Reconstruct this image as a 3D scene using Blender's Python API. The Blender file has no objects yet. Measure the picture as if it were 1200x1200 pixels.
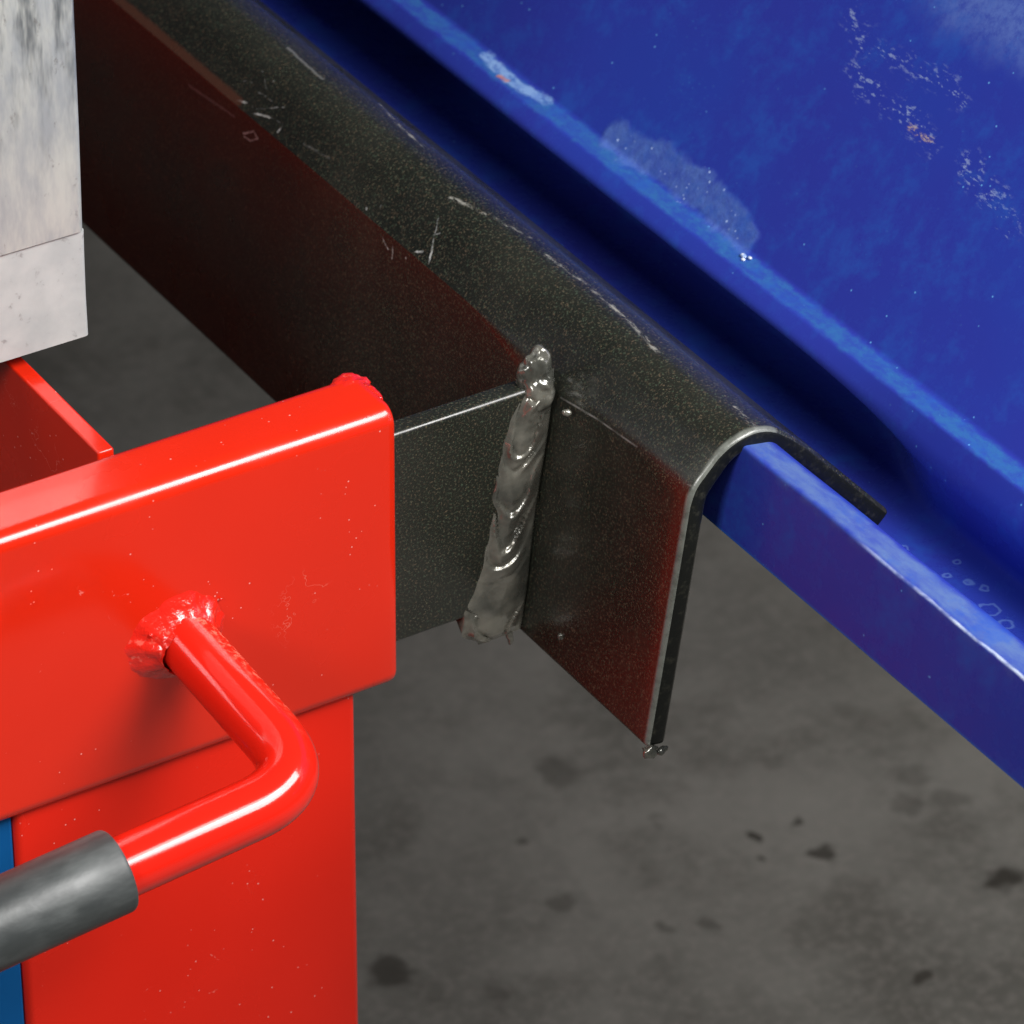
import bpy, bmesh, math, random
from mathutils import Vector, Matrix, noise
random.seed(4)
S = 0.001                      # everything below is laid out in millimetres
scene = bpy.context.scene
COL = scene.collection

# ---------------------------------------------------------------- camera
cd = bpy.data.cameras.new("camera")
cam = bpy.data.objects.new("camera", cd); COL.objects.link(cam)
Rr = Vector((0.8472544, -0.5311413, 0.0069916)); Ru = Vector((0.2920109, 0.4767179, 0.8291379)); Rb = Vector((-0.4437224, -0.7004492, 0.559))
M = Matrix((Rr, Ru, Rb)).transposed().to_4x4()
M.translation = Vector((-631.1, -1064.7, 795.7)) * S
cam.matrix_world = M
cd.sensor_width = 36; cd.lens = 36 * 5500 / 1200
cd.clip_start = .05; cd.clip_end = 60
cd.dof.use_dof = True; cd.dof.focus_distance = 1.47; cd.dof.aperture_fstop = 26
scene.camera = cam

# ---------------------------------------------------------------- world and lamps (a workshop at close range)
w = bpy.data.worlds.new("World"); scene.world = w; w.use_nodes = True
bg = w.node_tree.nodes["Background"]; bg.inputs[0].default_value = (.85, .92, 1, 1); bg.inputs[1].default_value = .05
def area(name, loc, target, sx, sy, power, col=(1, 1, 1)):
    l = bpy.data.lights.new(name, 'AREA'); l.shape = 'RECTANGLE'; l.size = sx; l.size_y = sy; l.energy = power; l.color = col
    o = bpy.data.objects.new(name, l); COL.objects.link(o)
    o.location = Vector(loc) * S
    o.rotation_euler = (Vector(target) * S - o.location).to_track_quat('-Z', 'Y').to_euler()
    return o
area("ceiling_lamp", (220, -1000, 1350), (80, 60, -120), 1.1, .5, 14, (1, .98, .95))
area("soft_lamp", (760, -930, 1160), (0, 0, -100), 1.3, .62, 42, (1, .98, .97))
area("added_fill_lamp", (-1350, -650, 900), (60, 0, -50), .5, .4, 12, (1, .98, .96))  # added fill from the left to lift the blue lip face
vs = scene.view_settings; vs.view_transform = 'Standard'; vs.look = 'None'; vs.gamma = 1; vs.exposure = 0; vs.use_curve_mapping = False

# ---------------------------------------------------------------- node helpers
class NB:
    def __init__(s, name):
        s.m = bpy.data.materials.new(name); s.m.use_nodes = True
        s.t = s.m.node_tree; s.b = s.t.nodes["Principled BSDF"]
        s.tc = s.t.nodes.new("ShaderNodeTexCoord"); s.P = s.tc.outputs['Object']
    def put(s, sock, v):
        if isinstance(v, bpy.types.NodeSocket): s.t.links.new(v, sock)
        elif v is not None:
            if isinstance(v, (tuple, list)) and len(v) == 3 and sock.type == 'RGBA': v = (*v, 1)
            sock.default_value = v
    def math(s, op, a, b=None, c=None, clamp=False):
        n = s.t.nodes.new("ShaderNodeMath"); n.operation = op; n.use_clamp = clamp
        s.put(n.inputs[0], a); s.put(n.inputs[1], b)
        if c is not None: s.put(n.inputs[2], c)
        return n.outputs[0]
    def vm(s, op, a, b=None, scale=None):
        n = s.t.nodes.new("ShaderNodeVectorMath"); n.operation = op
        s.put(n.inputs[0], a)
        if b is not None: s.put(n.inputs[1], b)
        if scale is not None: s.put(n.inputs['Scale'], scale)
        return n.outputs['Value'] if op in ('DOT_PRODUCT', 'LENGTH', 'DISTANCE') else n.outputs[0]
    def noise(s, scale, detail=3, rough=.55, vec=None, stretch=None, off=None):
        v = vec or s.P
        if stretch or off:
            mp = s.t.nodes.new("ShaderNodeMapping"); s.put(mp.inputs[0], v)
            if stretch: mp.inputs['Scale'].default_value = stretch
            if off: mp.inputs['Location'].default_value = off
            v = mp.outputs[0]
        n = s.t.nodes.new("ShaderNodeTexNoise"); s.put(n.inputs['Vector'], v)
        n.inputs['Scale'].default_value = scale; n.inputs['Detail'].default_value = detail; n.inputs['Roughness'].default_value = rough
        return n.outputs['Fac']
    def voro(s, scale, feat='F1', stretch=None):
        v = s.P
        if stretch:
            mp = s.t.nodes.new("ShaderNodeMapping"); s.put(mp.inputs[0], v); mp.inputs['Scale'].default_value = stretch; v = mp.outputs[0]
        n = s.t.nodes.new("ShaderNodeTexVoronoi"); n.feature = feat; s.put(n.inputs['Vector'], v); n.inputs['Scale'].default_value = scale
        return n.outputs['Distance'], n.outputs['Color']
    def ramp(s, v, lo, hi, a=0., b=1.):
        n = s.t.nodes.new("ShaderNodeMapRange"); n.interpolation_type = 'SMOOTHSTEP'
        s.put(n.inputs[0], v); n.inputs[1].default_value = lo; n.inputs[2].default_value = hi
        s.put(n.inputs[3], a); s.put(n.inputs[4], b); return n.outputs[0]
    def mix(s, f, a, b):
        n = s.t.nodes.new("ShaderNodeMix"); n.data_type = 'RGBA'
        s.put(n.inputs[0], f); s.put(n.inputs[6], a); s.put(n.inputs[7], b); return n.outputs[2]
    def bump(s, h, strength=.3, dist=.001, prev=None):
        n = s.t.nodes.new("ShaderNodeBump"); s.put(n.inputs['Height'], h); n.inputs['Strength'].default_value = strength
        n.inputs['Distance'].default_value = dist
        if prev: s.put(n.inputs['Normal'], prev)
        return n.outputs[0]
    def capsule(s, vec, a, b):
        a = Vector(a) * S; b = Vector(b) * S; ba = b - a; L2 = max(ba.length_squared, 1e-12)
        pa = s.vm('SUBTRACT', vec, tuple(a))
        h = s.math('DIVIDE', s.vm('DOT_PRODUCT', pa, tuple(ba)), L2, clamp=True)
        return s.vm('LENGTH', s.vm('SUBTRACT', pa, s.vm('SCALE', tuple(ba), scale=h)))
    def strokes(s, vec, polys):
        """distance in mm to a set of polylines"""
        d = None
        for pl in polys:
            if len(pl) == 1: pl = [pl[0], pl[0]]
            for a, b in zip(pl, pl[1:]):
                c = s.capsule(vec, a, b); d = c if d is None else s.math('MINIMUM', d, c)
        return s.math('MULTIPLY', d, 1000.)
    def out(s, base, rough=.35, metal=0., normal=None, spec=.5, coat=0., cr=.06):
        s.put(s.b.inputs['Base Color'], base); s.put(s.b.inputs['Roughness'], rough); s.put(s.b.inputs['Metallic'], metal)
        s.b.inputs['Specular IOR Level'].default_value = spec; s.b.inputs['Coat Weight'].default_value = coat; s.b.inputs['Coat Roughness'].default_value = cr
        if normal: s.put(s.b.inputs['Normal'], normal)
        return s.m

# ---------------------------------------------------------------- materials
def tuple_noise(n, scale):
    t = n.t.nodes.new("ShaderNodeTexNoise"); n.put(t.inputs['Vector'], n.P); t.inputs['Scale'].default_value = scale; t.inputs['Detail'].default_value = 4
    return t.outputs['Color']
def red_paint(name, base=(.72, .021, .005), chips=None):
    n = NB(name)
    big = n.noise(9, 2)
    c = n.mix(n.ramp(big, .3, .7), base, (base[0] * .9, base[1] * .85, base[2] * .8))
    vd, vc = n.voro(260); sp = n.math('MULTIPLY', n.ramp(vd, .05, .10, 1, 0), n.ramp(n.noise(30, 2), .50, .62))
    c = n.mix(n.math('MULTIPLY', sp, .65), c, (.9, .45, .40))
    hair = n.math('ABSOLUTE', n.math('SUBTRACT', n.noise(45, 4, .7), .5))
    hm = n.math('MULTIPLY', n.ramp(hair, 0, .006, 1, 0), n.ramp(n.noise(14, 2, off=(3, 1, 2)), .60, .70))
    c = n.mix(n.math('MULTIPLY', hm, .5), c, (.85, .30, .22))
    if chips:
        d = n.strokes(n.vm('ADD', n.P, n.vm('SCALE', n.vm('SUBTRACT', tuple_noise(n, 120), (.5, .5, .5)), scale=.010)), chips)
        c = n.mix(n.math('MULTIPLY', n.ramp(d, .02, .25, .6, 0), n.ramp(n.noise(260, 2), .45, .55)), c, (.88, .25, .2))
    bp = n.bump(n.noise(75, 2), .12, .0006)
    bp = n.bump(n.noise(700, 2), .05, .0003, bp)
    return n.out(c, n.ramp(n.noise(25, 4), .3, .8, .16, .34), spec=.3 if name == 'red_post_paint' else .4, coat=0. if name == 'red_post_paint' else (.0 if name == 'unseen_plate_red' else .55), cr=.12, normal=bp)
red = red_paint("red_paint", chips=[[(-115, 0, -28), (-103, 0, -31), (-93, 0, -40)], [(-108, 0, -36), (-100, 0, -46), (-90, 0, -52)], [(-134, 0, -52), (-126, 0, -50), (-131, 0, -58)]])
red_post = red_paint("red_post_paint", base=(.80, .018, .006), chips=[[(-109, 4, -212), (-110, 4, -221)], [(-82, 4, -205), (-74, 4, -210), (-64, 4, -206)], [(-100, 4, -200), (-92, 4, -196)], [(-72, 4, -192), (-66, 4, -197)]])

red_dull = red_paint("unseen_plate_red", base=(.13, .010, .006))  # colour of the unseen plate, kept dark so its reflection stays faint
def red_weld():
    n = NB("red_weld_paint")
    bp = n.bump(n.noise(300, 3, .6), .7, .0009)
    return n.out(n.mix(n.ramp(n.noise(400, 2), .58, .75), (.74, .018, .009), (.78, .10, .07)), .2, normal=bp, coat=.8)
red_w = red_weld()
def red_handle():
    n = NB("red_handle_paint")
    # dusty scuffing on the upper side of the first leg
    d = n.strokes(n.P, [[(-70, -6, -49), (-62, -48, -58)]])
    m = n.math('MULTIPLY', n.ramp(d, 3, 9, 1, 0), n.ramp(n.noise(420, 3, .7), .45, .62))
    c = n.mix(n.math('MULTIPLY', m, .55), (.74, .016, .007), (.85, .33, .22))
    bp = n.bump(n.noise(60, 2), .10, .0006)
    return n.out(c, n.ramp(m, 0, 1, .14, .4), normal=bp, coat=.35)
red_h = red_handle()

def grip_mat():
    n = NB("grey_rubber")
    c = n.mix(n.ramp(n.noise(90, 4, .6, stretch=(.3, 1, 1)), .35, .7), (.036, .041, .041), (.105, .114, .112))
    return n.out(c, n.ramp(n.noise(60, 3), .3, .7, .36, .55), normal=n.bump(n.noise(300, 3), .2, .0005), spec=.6)
grip_m = grip_mat()

HM = [
 [(78.4, 224.7, -3.8), (76.7, 219.9, -5.5), (74.6, 214.5, -7.6)], [(78.4, 224.7, -3.8), (79.1, 219.2, -3.2), (78.5, 215.0, -3.8), (77.0, 213.8, -5.2)],
 [(72.7, 216.7, -9.4), (73.1, 207.6, -9.0)], [(72.5, 226.8, -9.6), (73.4, 222.8, -8.7)],
 [(67.7, 226.7, -16.5), (68.8, 217.4, -13.1), (68.8, 212.5, -13.2), (73.9, 200.5, -8.3)],
 [(67.1, 217.7, -18.3), (68.6, 209.6, -14.2), (70.1, 201.2, -12.0), (70.1, 195.3, -11.9), (68.6, 195.1, -14.1)],
 [(67.1, 214.6, -18.2), (67.3, 206.4, -17.7)], [(65.9, 215.2, -23.7), (66.5, 208.7, -20.0), (66.3, 205.4, -21.1), (65.8, 210.2, -24.3), (65.8, 214.4, -24.6)],

 [(70.6, 155.3, -11.4), (70.3, 154.2, -11.7)], [(68.0, 138.9, -15.7), (67.7, 137.1, -16.7)], [(68.4, 133.8, -14.6), (68.0, 132.5, -15.8)],
 [(70.6, 128.8, -11.4), (69.4, 127.9, -12.6)], [(67.7, 123.5, -16.6), (66.6, 118.8, -19.6), (66.3, 116.1, -21.2)], [(67.0, 113.3, -18.6), (66.0, 112.8, -23.1)],
 [(66.6, 104.8, -19.2), (67.9, 102.4, -16.1), (68.7, 98.2, -13.8)], [(77.6, 102.3, -4.7), (72.5, 97.3, -9.6), (68.1, 91.8, -15.4)], [(73.5, 98.8, -8.7), (74.6, 96.8, -7.6)],
 [(54.6, -12.7, -99.7), (54.6, -13.6, -100.2)]]
HE = [[(92.1, 57.2, -1.9), (93.1, 45.6, -2.1), (93.7, 28.5, -2.3), (92.4, 3.8, -2.0), (90.0, -12.4, -1.3)], [(100.6, 179.2, -5.2), (96.8, 159.4, -3.2), (96.1, 141.2, -3.0)], [(84.8, 106.3, -1.9), (87.5, 98.1, -1.3), (91.0, 82.0, -1.6), (93.6, 70.0, -2.3)],
      [(93, -52.1, -2.0), (92.2, -60.2, -1.8), (92, -66.0, -1.8)]]
HS = [[(66.0, 255.4, -23.3), (66.4, 222.7, -20.5)], [(70.0, 180.1, -12.0), (71.3, 164.7, -10.7)], [(90.6, 226, -1.4), (90, 217, -1.3), (89.5, 199.8, -1.2)]]
def black_paint(name, marks=True):
    n = NB(name)
    base = n.mix(n.ramp(n.noise(14, 3), .3, .7), (.009, .0105, .008), (.018, .019, .0145))
    # fine metallic-looking grit in the paint
    g = n.noise(1200, 2, .7)
    c = n.mix(n.ramp(g, .50, .74), base, n.mix(n.ramp(n.noise(900, 1, off=(9, 2, 4)), .4, .6), (.060, .085, .055), (.115, .085, .055)))
    vd, vc = n.voro(900)
    spk = n.math('MULTIPLY', n.ramp(vd, .10, .26, 1, 0), n.ramp(n.noise(500, 1, off=(5, 5, 5)), .60, .66))
    c = n.mix(n.math('MULTIPLY', spk, .6), c, (.22, .19, .10))
    rough = n.ramp(n.noise(40, 3), .3, .7, .24, .38)
    if marks:
        wob = n.vm('ADD', n.P, n.vm('SCALE', n.vm('SUBTRACT', tuple_noise(n, 380), (.5, .5, .5)), scale=.0011))
        d = n.strokes(wob, HM)
        m = n.math('MULTIPLY', n.ramp(d, .15, .65, 1, 0), n.ramp(n.noise(600, 2), .34, .50, .45, 1))
        c = n.mix(n.math('MULTIPLY', m, .95), c, (.50, .52, .50))
        d2 = n.strokes(wob, HE)
        m2 = n.math('MULTIPLY', n.ramp(d2, .1, 1.5, 1, 0), n.ramp(n.noise(480, 5, .8, stretch=(1, .3, 1)), .46, .62))
        c = n.mix(n.math('MULTIPLY', m2, .8), c, (.34, .33, .29))
        d3 = n.strokes(wob, HS)
        c = n.mix(n.math('MULTIPLY', n.ramp(d3, .2, .9, 1, 0), .35), c, (.30, .30, .29))
        d4 = n.strokes(wob, [[(67.6, 420, -14.5), (67.6, 222, -14.5)]])
        c = n.mix(n.ramp(d4, 1.0, 2.6, .8, 0), c, (.11, .040, .022))  # brown reflection line painted along the far crease
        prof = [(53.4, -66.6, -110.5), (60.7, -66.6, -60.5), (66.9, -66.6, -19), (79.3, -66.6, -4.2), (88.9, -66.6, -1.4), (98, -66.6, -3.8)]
        d6 = n.strokes(n.P, [[(66.4, 7.5, -21.8), (67.1, -13.2, -18.9), (67.5, -35.6, -17.2)], [(67.7, -49.4, -17.2), (67.9, -60.1, -16.9), (68.4, -65, -15.6)]])
        c = n.mix(n.math('MULTIPLY', n.ramp(d6, .08, .5, .8, 0), n.ramp(n.noise(250, 3), .35, .6, .3, 1)), c, (.26, .25, .24))  # thin crease highlight painted in near the weld
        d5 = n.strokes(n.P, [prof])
        c = n.mix(n.math('MULTIPLY', n.ramp(d5, 1.0, 2.4, 1, 0), n.ramp(n.noise(260, 3), .3, .6, .6, 1)), c, (.16, .17, .15))  # pale strip painted on the cut-end bevel as its highlight
        rough = n.math('MAXIMUM', rough, n.math('MULTIPLY', n.math('MAXIMUM', m, m2), .7))
    bp = n.bump(n.noise(1300, 0), .12, .0003)
    bp = n.bump(n.noise(120, 3), .10, .0008, bp)
    return n.out(c, rough, normal=bp, spec=.6, coat=.35, cr=.17)
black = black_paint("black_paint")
def black_weld():
    n = NB("black_weld_paint")
    c = n.mix(n.ramp(n.noise(70, 4), .35, .7), (.09, .092, .078), (.25, .24, .20))
    c = n.mix(n.ramp(n.noise(900, 1), .64, .78, 0, .6), c, (.2, .17, .12))
    return n.out(c, .2, metal=.45, normal=n.bump(n.noise(190, 3), .45, .0010), spec=.8, coat=1.)
black_w = black_weld()

def blue_paint():
    n = NB("blue_paint")
    P = n.P
    base = n.mix(n.ramp(n.noise(12, 3), .3, .7), (.027, .038, .325), (.023, .046, .35))
    c = base
    wob = n.vm('ADD', P, n.vm('SCALE', n.vm('SUBTRACT', tuple_noise(n, 75), (.5, .5, .5)), scale=.014))
    wc0 = n.vm('ADD', P, n.vm('SCALE', n.vm('SUBTRACT', tuple_noise(n, 160), (.5, .5, .5)), scale=.004))
    # up-facing light painted pale along the ledge and lip, with wear on the lip
    ledge = n.strokes(wc0, [[(165, 900, -21.4), (165, -600, -21.4)]])
    c = n.mix(n.math('MULTIPLY', n.ramp(ledge, 2.6, 4.6, 1, 0), n.ramp(n.noise(260, 4, .8, stretch=(1, .5, 1)), .34, .66, .25, .9)), c, (.030, .125, .34))
    lip = n.strokes(wc0, [[(91.5, 60, -7), (91.5, -110, -7), (92, -600, -7)]])
    c = n.mix(n.math('MULTIPLY', n.ramp(lip, 3.0, 6.5, 1, 0), n.ramp(n.noise(200, 4, .7, stretch=(1, .35, 1)), .3, .7, .30, .75)), c, (.115, .19, .36))
    edge = n.strokes(n.vm('ADD', P, n.vm('SCALE', n.vm('SUBTRACT', tuple_noise(n, 60), (.5, .5, .5)), scale=.0016)), [[(86.3, -110, -6.0), (86.3, -600, -6.0)]])  # front lip-edge highlight painted in as a thin white line
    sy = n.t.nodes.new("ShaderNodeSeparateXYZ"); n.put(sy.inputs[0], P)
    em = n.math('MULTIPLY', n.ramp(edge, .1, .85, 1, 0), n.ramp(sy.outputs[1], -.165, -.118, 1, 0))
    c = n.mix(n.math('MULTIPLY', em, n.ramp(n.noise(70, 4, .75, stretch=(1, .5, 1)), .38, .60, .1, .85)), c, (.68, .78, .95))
    bot = n.strokes(P, [[(81.4, 400, -37.9), (81.4, -600, -37.9)]])
    c = n.mix(n.math('MULTIPLY', n.ramp(bot, .5, 1.5, .8, 0), n.ramp(n.noise(60, 3), .3, .6, .5, 1.)), c, (.015, .13, .50))
    # splash of pale material on the ledge spreading over the panel foot
    sp = n.strokes(wob, [[(171, 136, -19), (173.5, 108, -16), (173.5, 76, -16), (171, 55, -19)]])
    spm = n.math('MULTIPLY', n.ramp(sp, 4.6, 8.2, 1, 0), n.ramp(n.noise(90, 5, .75), .25, .55, .45, 1.))
    c = n.mix(n.math('MULTIPLY', spm, n.ramp(n.noise(240, 3, .7), .3, .7, .5, .95)), c, (.085, .155, .46))
    vd, vc = n.voro(330)
    c = n.mix(n.math('MULTIPLY', n.math('MULTIPLY', spm, n.ramp(vd, .08, .22, 1, 0)), n.ramp(n.noise(120, 1, off=(2, 2, 2)), .5, .6)), c, (.45, .58, .9))
    # bare chip on the ledge with a touch of rust
    wc = n.vm('ADD', P, n.vm('SCALE', n.vm('SUBTRACT', tuple_noise(n, 200), (.5, .5, .5)), scale=.004))
    ch = n.strokes(wc, [[(167.0, 216, -21.2), (165.3, 195, -21.4), (167.5, 174.6, -21.2)]])
    c = n.mix(n.math('MULTIPLY', n.ramp(ch, 1.4, 3.2, 1, 0), n.ramp(n.noise(300, 5, .8, stretch=(1, .5, 1)), .36, .56, .15, .95)), c, (.20, .33, .60))
    c = n.mix(n.ramp(n.strokes(wc, [[(163.5, 201, -21.6), (164, 196, -21.6)]]), .3, 1.4, .75, 0), c, (.50, .17, .08))
    # scratches rubbed into the big panel
    sc = n.strokes(wob, [[(224.8, 69.7, 44.8), (221.7, 61.6, 41.2), (221.9, 43.3, 41.4)], [(215.9, 58.9, 34.3), (213.2, 49.9, 31.1), (213.3, 25.6, 31.1), (211, 7, 28)],
                         [(222.7, 37.2, 42.4), (223.0, 8.9, 42.7)], [(212.5, -8.9, 30.2), (210.2, -21.5, 27.4), (207.8, -43.4, 24.6)]])
    strk = n.noise(650, 3, .7, stretch=(1, .35, 1))
    m = n.math('MULTIPLY', n.ramp(sc, 0, 6.5, 1, 0), n.ramp(strk, .54, .66))
    c = n.mix(n.math('MULTIPLY', m, .85), c, (.27, .34, .58))
    ye = n.strokes(wc, [[(211.7, 20.3, 29.2), (212.0, 9.0, 29.6)]])
    c = n.mix(n.math('MULTIPLY', n.ramp(ye, .1, 2.4, .7, 0), n.ramp(strk, .48, .64)), c, (.60, .40, .20))
    hz = n.strokes(wob, [[(243, 38, 66), (246, -30, 70)]])
    c = n.mix(n.math('MULTIPLY', n.ramp(hz, 4, 22, .65, 0), n.ramp(n.noise(200, 5, .8), .3, .65, .3, 1)), c, (.12, .20, .52))
    # faint lighter clouds and specks all over
    c = n.mix(n.math('MULTIPLY', n.ramp(n.noise(45, 6, .8), .48, .70), .6), c, (.022, .085, .42))
    vd3, vc3 = n.voro(420)
    c = n.mix(n.math('MULTIPLY', n.ramp(vd3, .05, .16, .5, 0), n.ramp(n.noise(20, 3, .7, off=(1, 4, 2)), .48, .66)), c, (.05, .20, .58))
    vd2, vc2 = n.voro(170)
    c = n.mix(n.math('MULTIPLY', n.ramp(vd2, .035, .085, 1, 0), n.ramp(n.noise(33, 1, off=(7, 0, 0)), .50, .60, .1, .9)), c, (.13, .36, .72))
    # dried water rings in the channel
    for (p, r) in (((144.6, -122.4, -56), 3.6), ((151.9, -95.1, -56), 1.3), ((144.1, -100.6, -56), 1.5), ((148.1, -106.5, -56), 1.5), ((150.3, -111.8, -56), 1.6), ((141.8, -80.6, -56), 1.8), ((144.4, -131.6, -56), 2.2)):
        d = n.strokes(wc, [[p]])
        ring = n.math('ABSOLUTE', n.math('SUBTRACT', d, r))
        c = n.mix(n.math('MULTIPLY', n.ramp(ring, .1, .7, 1, 0), .38), c, (.16, .28, .62))
    bp = n.bump(n.noise(70, 2), .10, .0008)
    bp = n.bump(n.math('MULTIPLY', spm, n.noise(300, 3, .6)), .35, .0008, bp)
    return n.out(c, n.ramp(n.noise(45, 5, .75), .45, .75, .26, .45), normal=bp, spec=.13)
blue = blue_paint()

def galv():
    n = NB("galvanised_steel")
    a = n.noise(60, 5, .7, stretch=(1, 1, .28)); b = n.noise(220, 4, .7, stretch=(1, 1, .5))
    c = n.mix(n.ramp(a, .35, .66), (.60, .62, .57), (.40, .43, .44))
    vert = n.noise(95, 4, .7, stretch=(1, 1, .22), off=(1, 2, 3))
    hz = n.t.nodes.new("ShaderNodeSeparateXYZ"); n.put(hz.inputs[0], n.P)
    up = n.ramp(hz.outputs[2], .045, .135)
    c = n.mix(n.math('MULTIPLY', n.ramp(vert, .44, .66), up), c, (.13, .145, .15))
    c = n.mix(n.math('MULTIPLY', n.ramp(b, .62, .74), .6), c, (.18, .17, .16))
    return n.out(c, .42, metal=.35, normal=n.bump(b, .2, .0006), spec=.5)
galv_m = galv()
def galv2():
    n = NB("galvanised_cap")
    b = n.noise(200, 4, .7)
    c = n.mix(n.ramp(n.noise(50, 4), .35, .65), (.56, .57, .55), (.46, .48, .47))
    c = n.mix(n.math('MULTIPLY', n.ramp(b, .60, .72), .6), c, (.22, .20, .19))
    return n.out(c, .5, metal=.15, normal=n.bump(b, .2, .0006))
galv2_m = galv2()
def dblue():
    n = NB("dark_blue_paint")
    return n.out(n.mix(n.ramp(n.noise(20, 3), .3, .7), (.0, .085, .27), (.0, .072, .24)), .6, spec=.2)
dblue_m = dblue()

def concrete():
    n = NB("workshop_concrete")
    a = n.noise(3.2, 6, .65); b = n.noise(11, 5, .65); f = n.noise(150, 4, .75)
    c = n.mix(n.ramp(a, .3, .7), (.068, .066, .057), (.165, .160, .143))
    c = n.mix(n.math('MULTIPLY', n.ramp(b, .46, .66), .6), c, (.055, .052, .043))
    c = n.mix(n.math('MULTIPLY', n.ramp(f, .45, .62), .28), c, (.20, .18, .165))
    wob = n.vm('ADD', n.P, n.vm('SCALE', n.vm('SUBTRACT', tuple_noise(n, 70), (.5, .5, .5)), scale=.022))
    for x, y, r, k in ((449, 357, 7.5, .85), (428, 386, 4.5, .95), (452, 384, 4, .8), (422, 371, 3.5, .8), (511, 296, 10, .95), (433, 258, 5, .9), (225, 390, 12, .8), (397, 420, 5, .35),
                       (375, 478, 12, .45), (527, 360, 9, .35), (320, 392, 8, .45), (330, 438, 4, .6), (505, 366, 8, .4), (353, 351, 5, .5), (371, 340, 5, .5), (520, 385, 9, .3), (560, 330, 8, .4), (260, 350, 9, .4), (470, 430, 8, .25)):
        d = n.strokes(wob, [[(x, y, -600)]])
        c = n.mix(n.ramp(d, r * .55, r * 1.25, k, 0), c, (.020, .017, .012))
    d = n.strokes(wob, [[(345, 515, -600), (329, 366, -600)]])
    c = n.mix(n.ramp(d, 1, 7, .14, 0), c, (.05, .05, .045))
    return n.out(c, .75, normal=n.bump(b, .3, .002))
floor_m = concrete()

# ---------------------------------------------------------------- mesh helpers
def mesh_obj(name, verts, faces, mat, parent=None, smooth=True, bevel=None, seg=3, sub=0, angle=32):
    me = bpy.data.meshes.new(name); me.from_pydata([Vector(v) * S for v in verts], [], faces)
    bm = bmesh.new(); bm.from_mesh(me); bmesh.ops.recalc_face_normals(bm, faces=bm.faces); bm.to_mesh(me); bm.free()
    me.materials.append(mat)
    if smooth:
        me.polygons.foreach_set('use_smooth', [True] * len(me.polygons))
        me.set_sharp_from_angle(angle=math.radians(angle if not bevel else 60))
    o = bpy.data.objects.new(name, me); COL.objects.link(o)
    if parent: o.parent = parent
    if bevel:
        b = o.modifiers.new("bevel", 'BEVEL'); b.width = bevel * S; b.segments = seg; b.limit_method = 'ANGLE'; b.angle_limit = math.radians(40); b.harden_normals = False
    return o
def empty(name, loc, label, cat):
    o = bpy.data.objects.new(name, None); COL.objects.link(o); o.location = (0, 0, 0)
    o.empty_display_size = .02; o['label'] = label; o['category'] = cat
    return o
def box(x0, x1, y0, y1, z0, z1):
    v = [(x, y, z) for x in (x0, x1) for y in (y0, y1) for z in (z0, z1)]
    return v, [(0, 1, 3, 2), (4, 6, 7, 5), (0, 4, 5, 1), (2, 3, 7, 6), (0, 2, 6, 4), (1, 5, 7, 3)]
def sweep(rings, closed=True, caps=True):
    """rings: list of equal-length vertex loops"""
    n = len(rings[0]); v = [p for r in rings for p in r]; f = []
    for i in range(len(rings) - 1):
        for j in range(n if closed else n - 1):
            k = (j + 1) % n
            f.append((i * n + j, i * n + k, (i + 1) * n + k, (i + 1) * n + j))
    if caps: f.append(tuple(range(n))); f.append(tuple((len(rings) - 1) * n + j for j in reversed(range(n))))
    return v, f
def rrect(cx, cy, w, h, r, seg=8):
    pts = []
    for sx, sy, a0 in ((1, 1, 0), (-1, 1, 90), (-1, -1, 180), (1, -1, 270)):
        for i in range(seg + 1):
            a = math.radians(a0 + 90 * i / seg)
            pts.append((cx + sx * (w / 2 - r) + r * math.cos(a), cy + sy * (h / 2 - r) + r * math.sin(a)))
    return pts
def smooth_step(x, a, b):
    t = max(0, min(1, (x - a) / (b - a))); return t * t * (3 - 2 * t)
def tube(path, rad, nseg=40, taper=None):
    rings = []; up = Vector((0, 0, 1))
    for i, p in enumerate(path):
        a = path[max(0, i - 1)]; b = path[min(len(path) - 1, i + 1)]
        t = (Vector(b) - Vector(a)).normalized(); s = t.cross(up).normalized(); u = s.cross(t)
        r = rad if taper is None else rad * taper[i]
        rings.append([tuple(Vector(p) + s * r * math.cos(2 * math.pi * k / nseg) + u * r * math.sin(2 * math.pi * k / nseg)) for k in range(nseg)])
    return rings
def blob(name, mat, parent, centre, radii, axes=None, amp=.25, freq=.12, sub=5, seed=0, squash=None):
    bm = bmesh.new(); bmesh.ops.create_icosphere(bm, subdivisions=sub, radius=1)
    c = Vector(centre)
    for v in bm.verts:
        d = v.co.copy()
        q = Vector((d.x * radii[0], d.y * radii[1], d.z * radii[2]))
        k = 1 + amp * noise.noise((q + Vector((seed, 0, 0))) * freq) + amp * .4 * noise.noise((q + Vector((seed, 9, 0))) * freq * 3)
        q *= k
        if axes: q = axes @ q
        v.co = (c + q) * S
    me = bpy.data.meshes.new(name); bm.to_mesh(me); bm.free(); me.materials.append(mat)
    me.polygons.foreach_set('use_smooth', [True] * len(me.polygons))
    o = bpy.data.objects.new(name, me); COL.objects.link(o); o.parent = parent
    return o

# ---------------------------------------------------------------- the floor
v, f = box(-6000, 9000, -6000, 12000, -640, -600)
fl = mesh_obj("floor", v, f, floor_m, smooth=False); fl['kind'] = 'structure'

def drop():
    n = NB("pale_weld_drop"); return n.out(n.mix(n.ramp(n.noise(500, 2), .4, .6), (.25, .36, .62), (.8, .85, .92)), .2, coat=1.)
drop_m = drop()
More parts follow.
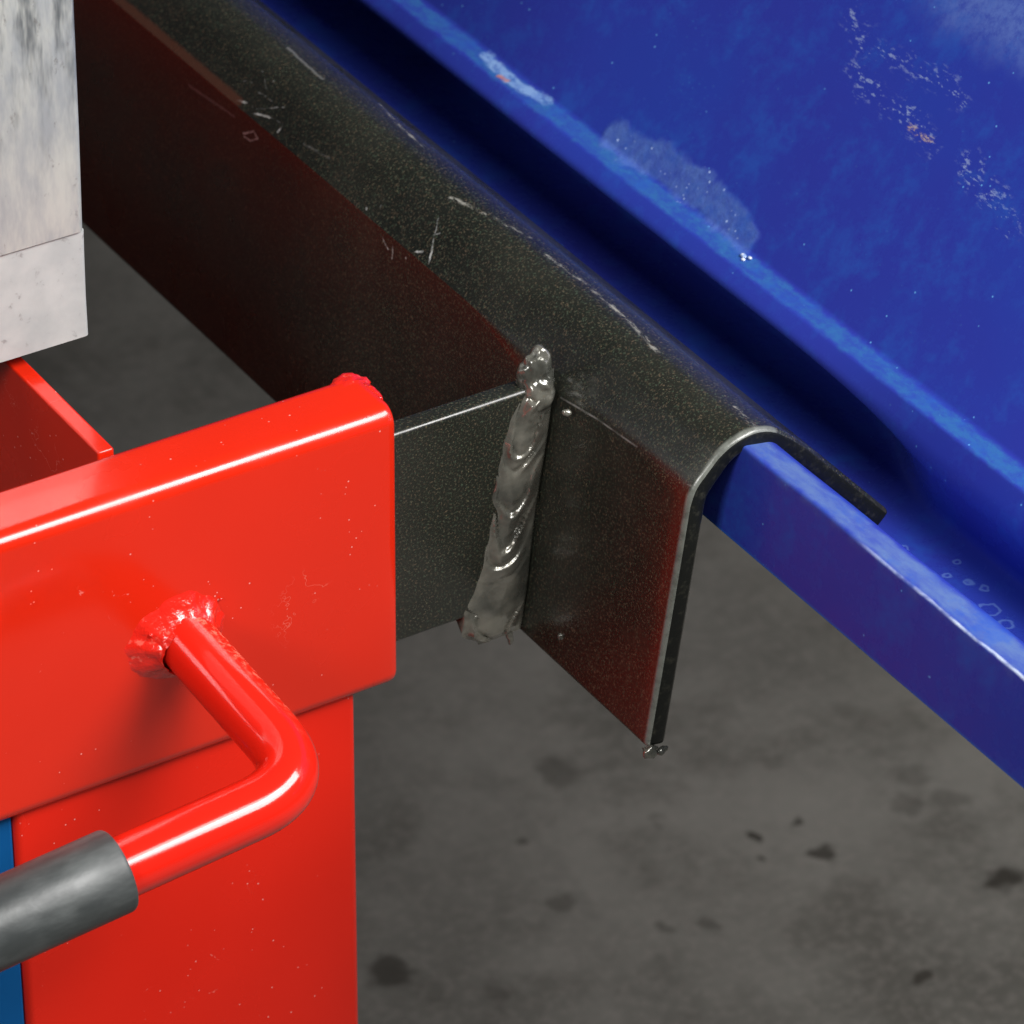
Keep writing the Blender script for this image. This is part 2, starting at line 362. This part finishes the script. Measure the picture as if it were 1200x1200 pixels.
# ---------------------------------------------------------------- the blue container
cont = empty("steel_container", (0, 0, 0), "large blue painted steel container with a folded rim held by the black hook", "container")
def blue_section(B):
    t = smooth_step(-B, -10, 75)         # recess shaped deep behind the hook for the dark band, shallower past it
    sh = lambda a, b: a + (b - a) * t
    wav = .5 * math.sin(B * .045) + .35 * math.sin(B * .11 + 1)
    k = smooth_step(-B, 70, 260)
    key = [(84.5, -38, .6), (81, -38, 1.0), (86 + .15 * wav, -5.5 + wav * .5, 1.6), (98, -8 + 2 * k + wav * .3, 3.0), (137, -56, 5), (154, -57, 6),
           (sh(190, 161), sh(-62, -54), 6), (sh(189, 158), sh(-44, -42), 7), (sh(153.6, 155), sh(-27.5, -32), 6), (161, -21.9, 1.0), (169.5, -21, 1.5), (560, 444, 2)]
    pts = []
    for i, (a, z, r) in enumerate(key):
        if i in (0, len(key) - 1): pts.append((a, z)); continue
        p = Vector((a, z)); q0 = (Vector(key[i - 1][:2]) - p); q1 = (Vector(key[i + 1][:2]) - p)
        r = min(r, q0.length * .48, q1.length * .48)
        s = p + q0.normalized() * r; e = p + q1.normalized() * r
        for j in range(7):
            u = j / 6; pts.append(tuple(s * (1 - u) ** 2 + p * 2 * u * (1 - u) + e * u * u))
    back = [(563, 441), (172, -27), (173, -32), (194, -40.5), (195, -66), (140, -62), (136, -60), (96, -12), (88.8, -9.6)]
    return pts, back
secs = []
Bs = [-240 + 12 * i for i in range(21)] + [12 + 4 * i for i in range(10)] + [60 + 40 * i for i in range(27)]
for B in Bs:
    p, b = blue_section(B); secs.append([(a, B, z) for a, z in p + b])
v, f = sweep(secs)
rim = mesh_obj("rim_and_side_panel", v, f, blue, cont, angle=40)
# little weld drops on the ledge, coloured pale to stand in for a glint
for i, (p, r) in enumerate((((166.5, 49.3, -20.9), (1.0, 1.5, .7)), ((167.3, 46.6, -20.7), (.7, 1.0, .6)), ((165.4, 47.6, -21.2), (.7, .8, .5)))):
    blob("weld_spatter", drop_m, cont, p, r, amp=.3, freq=.6, sub=3, seed=i * 3)

# ---------------------------------------------------------------- the black hook bracket
hook = empty("hook_bracket", (0, 0, 0), "black painted steel bracket hooked over the blue rim, welded to a flat arm", "hook bracket")
outer = [(53, -111), (60.3, -60.5), (66.8, -18), (79.3, -3.6), (88.9, -.7), (98.9, -3.3), (110.6, -13.2), (146.2, -52.0)]
def fillet(key, rs, n=8):
    pts = []
    for i, (a, z) in enumerate(key):
        r = rs[i]
        if not r or i in (0, len(key) - 1): pts.append((a, z)); continue
        p = Vector((a, z)); q0 = Vector(key[i - 1]) - p; q1 = Vector(key[i + 1]) - p
        r = min(r, q0.length * .49, q1.length * .49)
        s = p + q0.normalized() * r; e = p + q1.normalized() * r
        for j in range(n + 1):
            u = j / n; pts.append(tuple(s * (1 - u) ** 2 + p * 2 * u * (1 - u) + e * u * u))
    return pts
TH = 7.4
def hook_section(B):
    drop = 5.5 * math.exp(-((B - 14) / 26) ** 2)
    key = [outer[0], outer[1], (66.8 - drop * .15, -16 - drop), (79.3, -3.6), (88.9, -.7), (98.9, -3.3), (110.6, -13.2), outer[7]]
    o = fillet(key, [0, 0, 6 - 5.7 * smooth_step(B, 20, 70), 9, 9, 9, 9, 0])
    inn = []
    for i, p in enumerate(o):
        a = Vector(o[max(0, i - 1)]); b = Vector(o[min(len(o) - 1, i + 1)]); t = (b - a).normalized()
        inn.append((p[0] + t.y * TH, p[1] - t.x * TH))
    loop = o + inn[::-1]
    nO = len(o); n = len(loop); out = []
    for i, p in enumerate(loop):
        if i in (0, nO - 1, nO, n - 1):          # round the four corners of the cut section
            p = Vector(p); q0 = Vector(loop[i - 1]) - p; q1 = Vector(loop[(i + 1) % n]) - p; rr = 2.0
            s_ = p + q0.normalized() * rr; e_ = p + q1.normalized() * rr
            for k in range(6):
                u = k / 5; out.append(tuple(s_ * (1 - u) ** 2 + p * 2 * u * (1 - u) + e_ * u * u))
        else: out.append(tuple(p))
    return out
def inset(loop, d):
    n = len(loop); res = []
    area2 = sum(loop[i][0] * loop[(i + 1) % n][1] - loop[(i + 1) % n][0] * loop[i][1] for i in range(n))
    sg = 1 if area2 > 0 else -1
    for i in range(n):
        t = (Vector(loop[(i + 1) % n]) - Vector(loop[i - 1])).normalized()
        res.append((loop[i][0] - t.y * d * sg, loop[i][1] + t.x * d * sg))
    return res
stations = [-67, -66.75, -66.2, -65.3, -64.6, -58] + [-50 + 10 * i for i in range(14)] + [100 + 25 * i for i in range(27)]
rings = []
for B in stations:
    d = {-67: 2.0, -66.75: 1.2, -66.2: .5, -65.3: .1}.get(B, 0)
    sec = inset(hook_section(B), d) if d else hook_section(B)
    rings.append([(a + .12 * noise.noise(Vector((a, B, z)) * .05) + .25 * noise.noise(Vector((a * .2, B, z * .2))) * (B < -65), B + (.5 * noise.noise(Vector((a * .13, z * .13, 3))) if B < -64 else 0), z) for a, z in sec])
v, f = sweep(rings, caps=False)
NL = len(rings[0])
for e in (0, len(rings) - 1):
    for i in range(NL // 2 - 1): f.append((e * NL + i, e * NL + i + 1, e * NL + NL - 2 - i, e * NL + NL - 1 - i))
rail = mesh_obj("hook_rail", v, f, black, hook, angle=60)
def cut_face():
    n = NB("black_cut_face")
    c = n.mix(n.ramp(n.noise(300, 4, .7), .5, .75), (.006, .007, .006), (.03, .03, .022))
    return n.out(c, .45, normal=n.bump(n.noise(400, 3), .3, .0006), spec=.3)
cut_m = cut_face()
rail.data.materials.append(cut_m)
for pg in rail.data.polygons:
    if abs(pg.normal.y) > .93: pg.material_index = 1
# flat arm that plugs into the red crossbar
rings = [[(A, b, z) for b, z in rrect(14, -57.4, 8, 81.6, 1.6)] for A in (-120, -60, 0, 20, 40, 60)]
v, f = sweep(rings)
mesh_obj("flat_arm", v, f, black, hook, angle=50)
# weld fillet between arm and rail
def leg_face(z): return 53 + (z + 111) * (13.8 / 95.)
rows = []; NT, NS = 300, 30
for i in range(NT + 1):
    t = i / NT; z = -16 - t * 93
    wd = 16.5 + 2.5 * t + 5 * math.exp(-((t - .86) / .12) ** 2) - 5 * smooth_step(t, .93, 1.0) - 1.5 * math.exp(-((t - .05) / .1) ** 2)
    wd *= .72 + .28 * smooth_step(t, 0, .10)
    wd *= 1 + .10 * noise.noise(Vector((t * 12, 3, 0)))
    near = .6 + .5 * math.sin(t * 9) + .6 * t          # how far the bead climbs the rail face
    aL = leg_face(z)
    aL -= .9 + 1.3 * (1 - t)
    p0 = Vector((aL - wd, 10.3, z - .12 * wd)); p1 = Vector((aL + .25, 10 - near, z))
    mid = Vector((aL - wd * .33, 10 - near * .50, z)); nrm = Vector((-.55, -.83, 0))
    row = []
    for j in range(NS + 1):
        s = j / NS
        p = p0.lerp(p1, s)
        bulge = math.sin(math.pi * s) ** .8
        cres = t * 7.4 - 1.1 * (1 - (2 * s - 1) ** 2) + .7 * noise.noise(Vector((t * 7, 0, 0))) + .9 * noise.noise(Vector((s * 1.3, t * 5, 8)))
        u = cres - math.floor(cres)
        rip = (smooth_step(u, 0, .20) * (1 - u) ** .8 - .35) * max(.7, 2.3 + 3.2 * noise.noise(Vector((math.floor(cres) * 3.71 + .3, 2.4, .6)))) * (.75 + .9 * noise.noise(Vector((s * 2.5, t * 9, 12))))
        n2 = 2.0 * noise.noise(Vector((s * 1.8, t * 11, 1.7))) + .25 * noise.noise(Vector((s * 4, t * 30, 4)))
        endf = smooth_step(t, 0, .04) * (1 - smooth_step(t, .97, 1))
        p = p + nrm * bulge * (1.9 + rip + n2) * (0.25 + .75 * endf)
        # the upper end curls back over the arm, the lower end hangs below it
        row.append(tuple(p))
    # close the strip behind, inside the metal
    row += [(aL + 4.5, 16, z), (aL - wd + 1, 16, z)]
    rows.append(row)
v, f = sweep(rows)
mesh_obj("weld_bead", v, f, black_w, hook, angle=70)
blob("weld_cap", black_w, hook, (leg_face(-12) - 7.0, 12.8, -16.5), (7.2, 6.0, 11.5), amp=.34, freq=.13, seed=5)
blob("weld_drip", black_w, hook, (leg_face(-112) - 4.0, 9.5, -110.5), (1.2, 1.2, 3.4), amp=.5, freq=.5, sub=3, seed=8)
for i, (p, r) in enumerate((((54.0, -67.6, -111.6), (2.6, 2.2, 2.4)), ((58.6, -67.6, -113.2), (2.0, 1.4, 1.5)), ((54.4, -13, -99.8), (1.1, 1.1, 1.3)), ((56.8, 5.5, -119), (.1, .1, .1)), ((62.6, -2.2, -21), (1.4, 1.4, 1.1)))):
    if r[0] > .5: blob("weld_spatter", black_w, hook, p, r, amp=.5, freq=.5, sub=3, seed=20 + i)

# ---------------------------------------------------------------- the red frame
frame = empty("red_frame", (0, 0, 0), "bright red painted steel frame with crossbar, post and bent handle", "frame")
sec = rrect(13.5, -53.5, 27, 107.5, 6, seg=12)
AS = [-460 + 20 * i for i in range(23)] + [-8, -3, -1.2, -.35, 0]
rings = []
for A in AS:
    k = {-1.2: .15, -.35: .6, 0: 1.5}.get(A, 0)
    rings.append([(A, 13.5 + (y - 13.5) * (1 - k / 13.5), -53.5 + (z + 53.5) * (1 - k / 53.7) + .15 * noise.noise(Vector((A * .02, y * .1, z * .02)))) for y, z in sec])
v, f = sweep(rings)
mesh_obj("crossbar", v, f, red, frame, angle=60)
for i, (p, r) in enumerate((((-3.5, 21.0, -1.6), (6.5, 6.0, 2.4)), ((-.4, 15, -2.6), (2.6, 5.0, 2.4)), ((-1.4, 24, -7), (3, 3.5, 5)))):
    blob("weld_bead", red_w, frame, p, r, amp=.35, freq=.25, sub=4, seed=i * 7 + 1)
# post under the crossbar
v, f = sweep([[(x, y, z) for x, y in rrect(-75.7, 44, 124.6, 80, 3, seg=6)] for z in (-107.2, -200, -300, -600)])
mesh_obj("post", v, f, red_post, frame, angle=60)
v, f = box(-91, -85.2, 27.3, 900, -106.9, -.4)
mesh_obj("side_plate", v, f, red, frame, bevel=.8)
v, f = box(-95, -85.2, 84.6, 900, -330, -195)
mesh_obj("unseen_red_plate", v, f, red_dull, frame, bevel=.8)  # unseen plate, added only for its red reflection in the hook rail
# handle
P0, P1, P2 = Vector((-78.8, 3, -57)), Vector((-72.2, -70, -72.4)), Vector((-136.6, -70, -78.2))
dirA = (P0 - P1).normalized(); dirB = (P2 - P1).normalized(); far = P1 + dirB * 190
rb = 22; path = [tuple(P0.lerp(P1 + dirA * rb, i / 6)) for i in range(7)]
for i in range(1, 17):
    u = i / 16; path.append(tuple((P1 + dirA * rb) * (1 - u) ** 2 + P1 * 2 * u * (1 - u) + (P1 + dirB * rb) * u * u))
path += [tuple((P1 + dirB * rb).lerp(far, i / 6)) for i in range(1, 7)]
v, f = sweep(tube(path, 9.7))
h = mesh_obj("handle", v, f, red_h, frame, angle=60)
g0 = P1 + dirB * 67.5
gp = [tuple(g0 + dirB * x) for x in (0, .5, 1.4, 40, 80, 118, 120)]
v, f = sweep(tube(gp, 13.3, 48, [.955, .985, 1, 1, 1, 1, .97]))
mesh_obj("grip", v, f, grip_m, h, angle=50)
# weld collar at the handle root
rings = []
NS = 72
c0 = Vector((-78.6, 0, -57.2))
for i in range(15):
    u = i / 14; row = []
    for k in range(NS):
        a = 2 * math.pi * k / NS
        R_ = 9.2 + (1 - u) ** 1.7 * 7.6
        lump = 1 + .09 * noise.noise(Vector((math.cos(a) * 1.6, math.sin(a) * 1.6, u * 2))) + .05 * noise.noise(Vector((math.cos(a) * 6, math.sin(a) * 6, u * 4)))
        pr = Vector((math.cos(a) * R_ * lump, 0, math.sin(a) * R_ * lump * .95))
        if pr.x < 0: pr.x *= 1.22
        y = .4 - u ** 1.2 * 7.5 - math.sin(math.pi * u) * 1.2 * noise.noise(Vector((math.cos(a) * 3, math.sin(a) * 3, 5)))
        row.append(tuple(c0 + pr + Vector((u * .9, y, -u * 1.9))))
    rings.append(row)
v, f = sweep(rings, caps=False)
mesh_obj("weld_collar", v, f, red_w, frame, angle=80)
for i in range(5):
    a = random.uniform(.3, 3.0); R_ = random.uniform(9, 17)
    p = c0 + Vector((-math.cos(a) * R_ * 1.1, -random.uniform(.0, 4.5) * (17 - R_) / 8, math.sin(a) * R_))
    blob("weld_spatter", red_w, frame, tuple(p), (random.uniform(.4, .8),) * 3, amp=.3, freq=.5, sub=2, seed=i)

# ---------------------------------------------------------------- galvanised column
gal = empty("galvanised_column", (0, 0, 0), "grey streaked galvanised steel column ending above the red frame", "column")
v, f = sweep([[(x, y, z) for x, y in rrect(-165 - .0 + dx, 125, 200, 90, 2.0, seg=4)] for z, dx in ((44.8, -.6), (80, 0), (160, 0.6), (420, 1))])
mesh_obj("upper_sleeve", v, f, galv_m, gal, angle=60)
v, f = sweep([[(x, y, z) for x, y in rrect(-165 + dx, 125 + .8, 200, 90, 1.6, seg=4)] for z, dx in ((5.8, -.2), (20, -.3), (36, -.1), (44.2, .1))])
mesh_obj("lower_collar", v, f, galv2_m, gal, angle=60)

# ---------------------------------------------------------------- dark blue sheet behind the post
v, f = box(-420, -138.2, 5.5, 11, -600, -108.2)
pan = mesh_obj("blue_panel", v, f, dblue_m, bevel=1)
pan['label'] = "flat dark blue panel showing left of the red post under the grip"; pan['category'] = "panel"

# ---------------------------------------------------------------- render
scene.render.engine = 'CYCLES'
